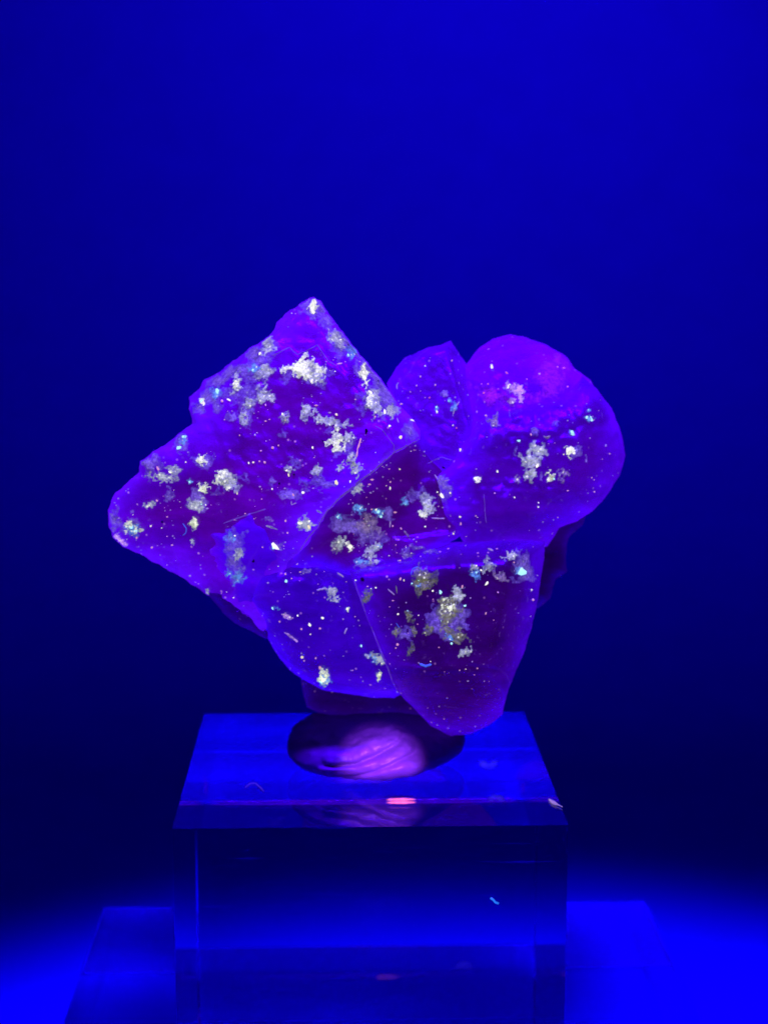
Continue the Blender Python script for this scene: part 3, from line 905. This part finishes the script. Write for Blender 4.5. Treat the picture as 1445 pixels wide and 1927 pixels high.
GRAINS = [
    (593, 568, 4.5, 'w'), (589, 587, 6, 'w'), (586, 582, 4, 'w'), (587, 717, 5, 'w'), (489, 665, 4, 'w'), (494, 693, 5, 'b'), (476, 696, 5.5, 'b'), (505, 695, 5, 'w'), (440, 722, 4.5, 'w'), (446, 727, 4.5, 'w'),
    (409, 737, 6, 'b'), (380, 755, 6, 'b'), (418, 754, 3.5, 'k'), (346, 822, 4.5, 'b'), (337, 842, 4.5, 'b'), (321, 888, 4.5, 'w'), (297, 882, 3, 'k'), (413, 897, 7, 'w'), (419, 906, 5, 'b'), (358, 907, 5, 'b'),
    (248, 991, 5.5, 'b'), (256, 997, 4.5, 'b'), (284, 990, 3.5, 'y'), (368, 983, 4.5, 'w'), (286, 1030, 3, 'k'), (257, 1012, 2.5, 'k'), (379, 949, 3.5, 'b'), (387, 950, 3, 'w'), (279, 952, 3.2, 'w'), (295, 942, 3, 'k'),
    (532, 779, 4, 'w'), (537, 789, 4, 'y'), (547, 880, 4, 'w'), (539, 885, 4.5, 'w'), (543, 894, 3, 'y'), (588, 842, 4.5, 'w'), (633, 908, 5.5, 'y'), (659, 906, 3.5, 'y'), (564, 984, 5.5, 'w'), (581, 981, 4, 'w'), (582, 992, 5, 'y'),
    (570, 927, 3.5, 'w'), (552, 932, 2.5, 'k'), (512, 920, 2.5, 'w'), (515, 1031, 6, 'b'), (517, 1028, 5, 'w'), (494, 1030, 3, 'k'), (442, 1008, 3, 'w'), (468, 871, 3, 'w'), (477, 870, 3.5, 'y'), (488, 868, 2.5, 'k'), (498, 870, 2.8, 'k'),
    (524, 838, 3, 'k'), (513, 842, 2.8, 'k'), (491, 848, 2.6, 'k'), (451, 819, 2.6, 'k'), (446, 928, 3, 'y'), (537, 980, 3.2, 'k'), (541, 1003, 2.8, 'k'), (500, 762, 2.5, 'k'), (683, 701, 5, 'w'), (685, 711, 5, 'w'), (707, 758, 4.5, 'w'), (724, 775, 4.5, 'w'),
    (733, 801, 4, 'w'), (754, 823, 4.5, 'y'), (628, 637, 3.5, 'w'), (640, 640, 3, 'w'), (655, 668, 4, 'b'), (672, 657, 3.5, 'b'), (633, 780, 3, 'y'), (600, 782, 2.5, 'w'), (697, 738, 3, 'w'), (706, 784, 2.8, 'k'), (430, 752, 2.6, 'w'),
    # dark step
    (712, 963, 6.5, 'b'), (708, 960, 5, 'w'), (717, 972, 4, 'b'), (636, 974, 4, 'b'), (678, 956, 4, 'b'), (763, 948, 4, 'b'), (793, 970, 4.5, 'w'), (832, 933, 4, 'w'), (823, 926, 2.5, 'w'), (659, 1028, 5.5, 'w'), (706, 1031, 4, 'b'), (717, 1029, 4, 'b'), (695, 1049, 3, 'w'),
    (744, 964, 2.6, 'k'), (739, 990, 2.6, 'k'), (847, 928, 2.4, 'y'), (853, 1004, 2.8, 'y'), (866, 973, 2.5, 'y'), (734, 919, 2.6, 'w'), (752, 883, 2.8, 'y'), (800, 991, 2.6, 'w'), (755, 995, 2, 'k'),
    # deep purple crystal
    (788, 1092, 3, 'b'), (783, 1103, 3.2, 'b'), (790, 1101, 3.2, 'w'), (775, 1098, 2.6, 'b'), (814, 1112, 4, 'w'), (829, 1115, 3, 'b'), (753, 1090, 2.6, 'k'), (760, 1092, 2.6, 'y'), (669, 1092, 2.6, 'w'), (698, 1108, 2, 'w'), (707, 1106, 2, 'w'), (749, 1156, 2.8, 'w'), (767, 1150, 2.6, 'b'),
    (743, 1192, 3, 'w'), (748, 1213, 3.2, 'k'), (842, 1170, 2.8, 'w'), (849, 1211, 3.2, 'b'), (830, 1168, 2.6, 'b'), (896, 1077, 4.5, 'b'), (896, 1065, 3, 'w'), (979, 1075, 8, 'b'), (982, 1072, 5, 'w'), (936, 1089, 3.2, 'w'), (916, 1098, 2.8, 'w'), (905, 1073, 2.6, 'w'),
    (875, 1140, 3, 'b'), (1003, 1129, 2.5, 'k'), (810, 1245, 2.2, 'w'), (733, 1142, 2.2, 'k'), (790, 1084, 2, 'k'), (1011, 1083, 2.2, 'l'), (914, 1154, 2, 'k'), (937, 1115, 2, 'k'), (870, 1105, 2.2, 'k'),
    # blue crystal
    (538, 1094, 5, 'b'), (537, 1080, 3, 'k'), (583, 1176, 5.5, 'w'), (560, 1159, 3.5, 'w'), (513, 1145, 3, 'b'), (567, 1184, 3, 'k'), (584, 1194, 2.8, 'y'), (607, 1163, 3.6, 'w'), (602, 1183, 2.6, 'k'), (568, 1237, 3.5, 'y'), (602, 1257, 4, 'k'), (594, 1239, 2.8, 'k'), (608, 1276, 6, 'w'), (604, 1283, 5, 'b'),
    (680, 1216, 3, 'b'), (715, 1271, 3.5, 'w'), (748, 1302, 2.6, 'l'), (526, 1170, 2.2, 'k'),
    # upper right crystal
    (925, 690, 3.6, 'w'), (1015, 703, 3.4, 'k'), (953, 701, 2, 'r'), (991, 713, 2.4, 'r'), (910, 739, 3.2, 'r'), (906, 722, 2.4, 'r'), (918, 722, 2.2, 'r'), (1049, 690, 2.4, 'r'), (1061, 692, 3, 'r'), (1068, 727, 2.4, 'r'), (957, 727, 4, 'w'), (980, 737, 4, 'k'), (900, 903, 5.5, 'w'), (896, 903, 4, 'w'),
    (936, 887, 3.5, 'w'), (1011, 875, 4.5, 'w'), (1068, 848, 4.5, 'w'), (1080, 852, 4.5, 'w'), (1042, 901, 4.5, 'b'), (1035, 893, 3, 'w'), (1112, 788, 4, 'b'), (1104, 785, 4, 'b'), (1107, 772, 3, 'b'), (1076, 814, 4.5, 'b'), (976, 829, 3.6, 'b'), (999, 818, 2.4, 'k'), (866, 846, 2.8, 'y'), (1140, 838, 2.4, 'l'),
    (1147, 854, 2, 'k'), (1013, 946, 2.4, 'w'), (1013, 954, 2.4, 'w'), (865, 972, 2.4, 'y'), (867, 986, 2, 'k'), (895, 971, 2, 'k'), (931, 928, 2, 'k'), (968, 936, 2, 'w'), (914, 781, 2.4, 'k'),
    # indigo crystal
    (845, 754, 4.5, 'b'), (822, 774, 3.4, 'w'), (821, 766, 3, 'b'), (800, 688, 2.4, 'w'), (791, 708, 2, 'k'), (784, 725, 2.2, 'k'), (819, 724, 2.2, 'k'), (772, 737, 2, 'k'), (850, 678, 2, 'k'), (859, 805, 2.4, 'r'), (852, 800, 2, 'y'), (808, 748, 2, 'r'),
    # dark pits
    (655, 649, 3, 'd'), (712, 717, 3.2, 'd'), (705, 749, 2.6, 'd'), (689, 812, 3, 'd'), (607, 829, 2.6, 'd'), (525, 910, 3.6, 'd'), (305, 982, 3, 'd'), (477, 1056, 4, 'd'), (681, 1090, 4, 'd'), (1000, 846, 4, 'd'), (835, 880, 3, 'd'), (595, 596, 2, 'd'), (553, 893, 2.6, 'd'), (574, 985, 2.6, 'd'),
]
for g in GRAINS:
    grain(*g)


# needles, scratches and edge lines: ribbons of crust or painted edge light along a path
def ribbon(pts, wid, m, name="crust_or_edge_line", rag=0.5, seed=0, lift=0.006):
    pts = np.array(pts, float)
    seg = np.linalg.norm(np.diff(pts, axis=0), axis=1)
    L = np.concatenate([[0], np.cumsum(seg)])
    n = max(6, int(L[-1] / 2.5))
    s = np.linspace(0, L[-1], n)
    X, Y = np.interp(s, L, pts[:, 0]), np.interp(s, L, pts[:, 1])
    wob = fbm(s / 7 + seed * 5, s * 0 + seed, 3)
    tx, ty = np.gradient(X), np.gradient(Y)
    l = np.hypot(tx, ty) + 1e-9
    nxn, nyn = -ty / l, tx / l
    X, Y = X + nxn * wob * rag * 1.6, Y + nyn * wob * rag * 1.6
    wd = wid * 0.5 * (1 + rag * 1.5 * fbm(s / 5 + seed, s * 0 + 3.3, 3)) * np.clip(np.minimum(s, L[-1] - s) / 4 + 0.35, 0, 1)
    wd = np.maximum(wd, 0.35)
    mid = np.stack([X, Y], 1)
    key, y = front(mid)
    key0 = max(set(key), key=key.count)
    good = y < 5
    if good.sum() < 3:
        return
    y = np.where(good, y, y[good].mean())
    ysm = np.minimum(y, np.convolve(np.pad(y, 1, 'edge'), [1 / 3] * 3, 'valid'))
    V, F = [], []
    for i in range(n):
        for dx, dl in ((-1, 0.0), (0, 1.0), (1, 0.0)):
            p = at(X[i] + dx * nxn[i] * wd[i], Y[i] + dx * nyn[i] * wd[i], ysm[i] - lift * 0.5 - dl * min(0.006, wd[i] * PXU))
            V.append(tuple(p - BASE))
    for i in range(n - 1):
        for k in range(2):
            F.append((3 * i + k, 3 * i + k + 1, 3 * i + k + 4, 3 * i + k + 3))
    me = bpy.data.meshes.new(name)
    me.from_pydata(V, [], F)
    me.shade_smooth()
    a = me.attributes.new('thick', 'FLOAT', 'POINT')
    a.data.foreach_set('value', np.full(len(V), 0.6, np.float32))
    return link(name, me, m, K[key0].obj)


RIB = [
    # broken lip of the large crystal over the dark step, its lit line painted
    ([(789, 826), (768, 837), (740, 852), (726, 866)], 2.6, GR['e']), ([(728, 862), (705, 884), (683, 900)], 3.6, GR['e']), ([(683, 900), (655, 924), (640, 936)], 5, GR['e']),
    ([(640, 936), (612, 966), (597, 993), (580, 1012)], 2.2, GR['e']), ([(580, 1012), (565, 1036)], 1.6, GR['e']),
    # growth steps on the large crystal
    ([(500, 668), (515, 668), (525, 663), (545, 653), (553, 662), (560, 667), (571, 661), (583, 676)], 1.7, GR['e']), ([(574, 661), (597, 649), (607, 663), (618, 680), (634, 688)], 1.5, GR['e']),
    ([(634, 685), (644, 683)], 2.2, GR['k']), ([(706, 801), (718, 807), (728, 820), (742, 838), (741, 850)], 1.2, GR['e']),
    ([(490, 665), (500, 690)], 1.5, GR['e']),
    # needles and fibres
    ([(679, 824), (673, 845), (671, 860)], 2.6, GR['k']), ([(500, 990), (510, 992), (522, 997)], 3.4, CR['g']), ([(595, 960), (606, 966)], 3, CR['g']), ([(548, 943), (549, 950), (558, 946)], 1.8, GR['l']),
    ([(535, 1190), (548, 1199), (560, 1208)], 4, CR['m']), ([(634, 1078), (647, 1086)], 2.4, GR['l']), ([(596, 1111), (608, 1108), (617, 1108)], 2.6, GR['l']), ([(653, 1182), (648, 1193)], 3, GR['l']),
    ([(812, 975), (837, 976)], 2, GR['l']), ([(735, 980), (734, 993)], 2, GR['l']), ([(760, 999), (770, 1010)], 4, CR['p']), ([(730, 1108), (742, 1120)], 2, GR['l']), ([(745, 1102), (747, 1117)], 2, CR['o']),
    ([(836, 1195), (843, 1203), (853, 1206)], 2, GR['u']), ([(745, 1173), (752, 1182)], 1.6, GR['u']), ([(773, 1082), (776, 1070), (786, 1066), (795, 1075)], 1.4, GR['u']), ([(344, 985), (351, 995), (350, 1003), (344, 1008)], 1.4, GR['u']),
    ([(789, 1250), (800, 1254), (812, 1250)], 4, GR['u']), ([(918, 1032), (928, 1036)], 3, GR['l']), ([(836, 905), (846, 903)], 1.6, GR['l']), ([(818, 893), (823, 902)], 2, GR['l']), ([(747, 786), (750, 795)], 2, GR['l']),
    ([(852, 780), (858, 765), (864, 755)], 1.8, GR['l']), ([(747, 732), (746, 724), (750, 720)], 1.4, GR['l']), ([(772, 790), (779, 792)], 2.6, GR['w']),
    ([(666, 1092), (690, 1160), (718, 1228), (744, 1296)], 1.2, GR['e']), ([(910, 930), (913, 965), (915, 985)], 1.2, GR['e']), ([(958, 770), (959, 785)], 1.4, CR['l']),
    ([(805, 872), (830, 860), (850, 866)], 1.2, GR['e']), ([(420, 985), (455, 972), (500, 958)], 2, GR['e']),
]
for i, (p, wd, m) in enumerate(RIB):
    ribbon(p, wd, m, seed=i)

# the finest specks: too many to tell apart, one mesh per crystal
rng = np.random.default_rng(3)
SPK = {'A': 230, 'B': 120, 'C': 60, 'D': 36, 'E': 16, 'F': 50}
for key, n in SPK.items():
    cr = K[key]
    lo, hi = cr.poly.min(0), cr.poly.max(0)
    cand = lo + rng.random((n * 9, 2)) * (hi - lo)
    cand = cand[fbm(cand[:, 0] / 45, cand[:, 1] / 45, 3) + 0.12 > rng.random(len(cand)) * 0.7]
    fk, _ = front(cand)
    cand = cand[np.array([q == key for q in fk])]
    cand = cand[poly_dist(cand, cr.poly)[0] > 5]
    pts = cand[:n]
    y = cr.depth(pts)
    V, F, MI = [], [], []
    for p, yy in zip(pts, y):
        c0 = at(p[0], p[1], yy - 0.002) - BASE
        r = PXU * (0.7 + 1.1 * rng.random() ** 2.5)
        b = len(V)
        st = 1 + 1.2 * rng.random() * (rng.random() < 0.3)
        for d in ((st, 0, 0), (-st, 0, 0), (0, 1, 0), (0, -1, 0), (0.2, 0, 1), (0, 0.1, -1)):
            V.append(tuple(c0 + r * np.array(d)))
        fs = [(0, 2, 4), (2, 1, 4), (1, 3, 4), (3, 0, 4), (2, 0, 5), (1, 2, 5), (3, 1, 5), (0, 3, 5)]
        F += [tuple(b + i for i in f) for f in fs]
        MI += [int(rng.choice(4, p=[0.58, 0.34, 0.05, 0.03]))] * 8
    me = bpy.data.meshes.new("fine_speckle")
    me.from_pydata(V, [], F)
    o = link("fine_speckle", me, GR['l'], cr.obj)
    for t in ('k', 'y', 'w'):
        me.materials.append(GR[t])
    me.polygons.foreach_set('material_index', MI)
    o['kind'] = 'stuff'

# ------------------------------------------------------------------ lint on the cube


def lint(name, pts, r, m, label, cat):
    V, F = [], []
    k = 6
    pts = [Vector(p) for p in pts]
    for i, p in enumerate(pts):
        d = (pts[min(i + 1, len(pts) - 1)] - pts[max(i - 1, 0)]).normalized()
        a = d.orthogonal().normalized()
        b = d.cross(a)
        rr = r[i] if isinstance(r, (list, tuple)) else r
        for j in range(k):
            t = 2 * math.pi * j / k
            V.append(p + (a * math.cos(t) + b * math.sin(t)) * rr)
    for i in range(len(pts) - 1):
        for j in range(k):
            F.append((i * k + j, i * k + (j + 1) % k, (i + 1) * k + (j + 1) % k, (i + 1) * k + j))
    F += [tuple(range(k))[::-1], tuple(range((len(pts) - 1) * k, len(pts) * k))]
    me = bpy.data.meshes.new(name)
    me.from_pydata([tuple(v - pts[0]) for v in V], [], F)
    me.shade_smooth()
    o = link(name, me, m)
    o.location = pts[0]
    return tag(o, label, cat)


def on_top(px, py, h=0.004):
    v = _d + (px - PW / 2) / FPX * _r + (PH / 2 - py) / FPX * _u
    return EYE + v * ((h - EYE[2]) / v[2])


lint("lint_flake", [on_top(*p) for p in ((1033, 1505), (1040, 1510), (1045, 1513), (1050, 1515), (1058, 1519))], [.002, .0045, .004, .0014, .001], GR['l'],
     "pale lint flake at the right edge of the cube's top", "lint")
lint("lint_fibre", [at(x, y, -0.003) for x, y in ((923, 1691), (928, 1694), (932, 1699), (938, 1701))], .0028, glow_material("lint_blue", (0.02, 0.22, 1.0), 0.9),
     "short bright blue fibre on the front face of the cube", "fibre")
lint("lint_fibre", [on_top(*p, 0.002) for p in ((462, 1482), (470, 1475), (480, 1474), (490, 1482), (496, 1489))], .0006, GR['e'],
     "thin curved hair on the cube's top left of the putty", "fibre")
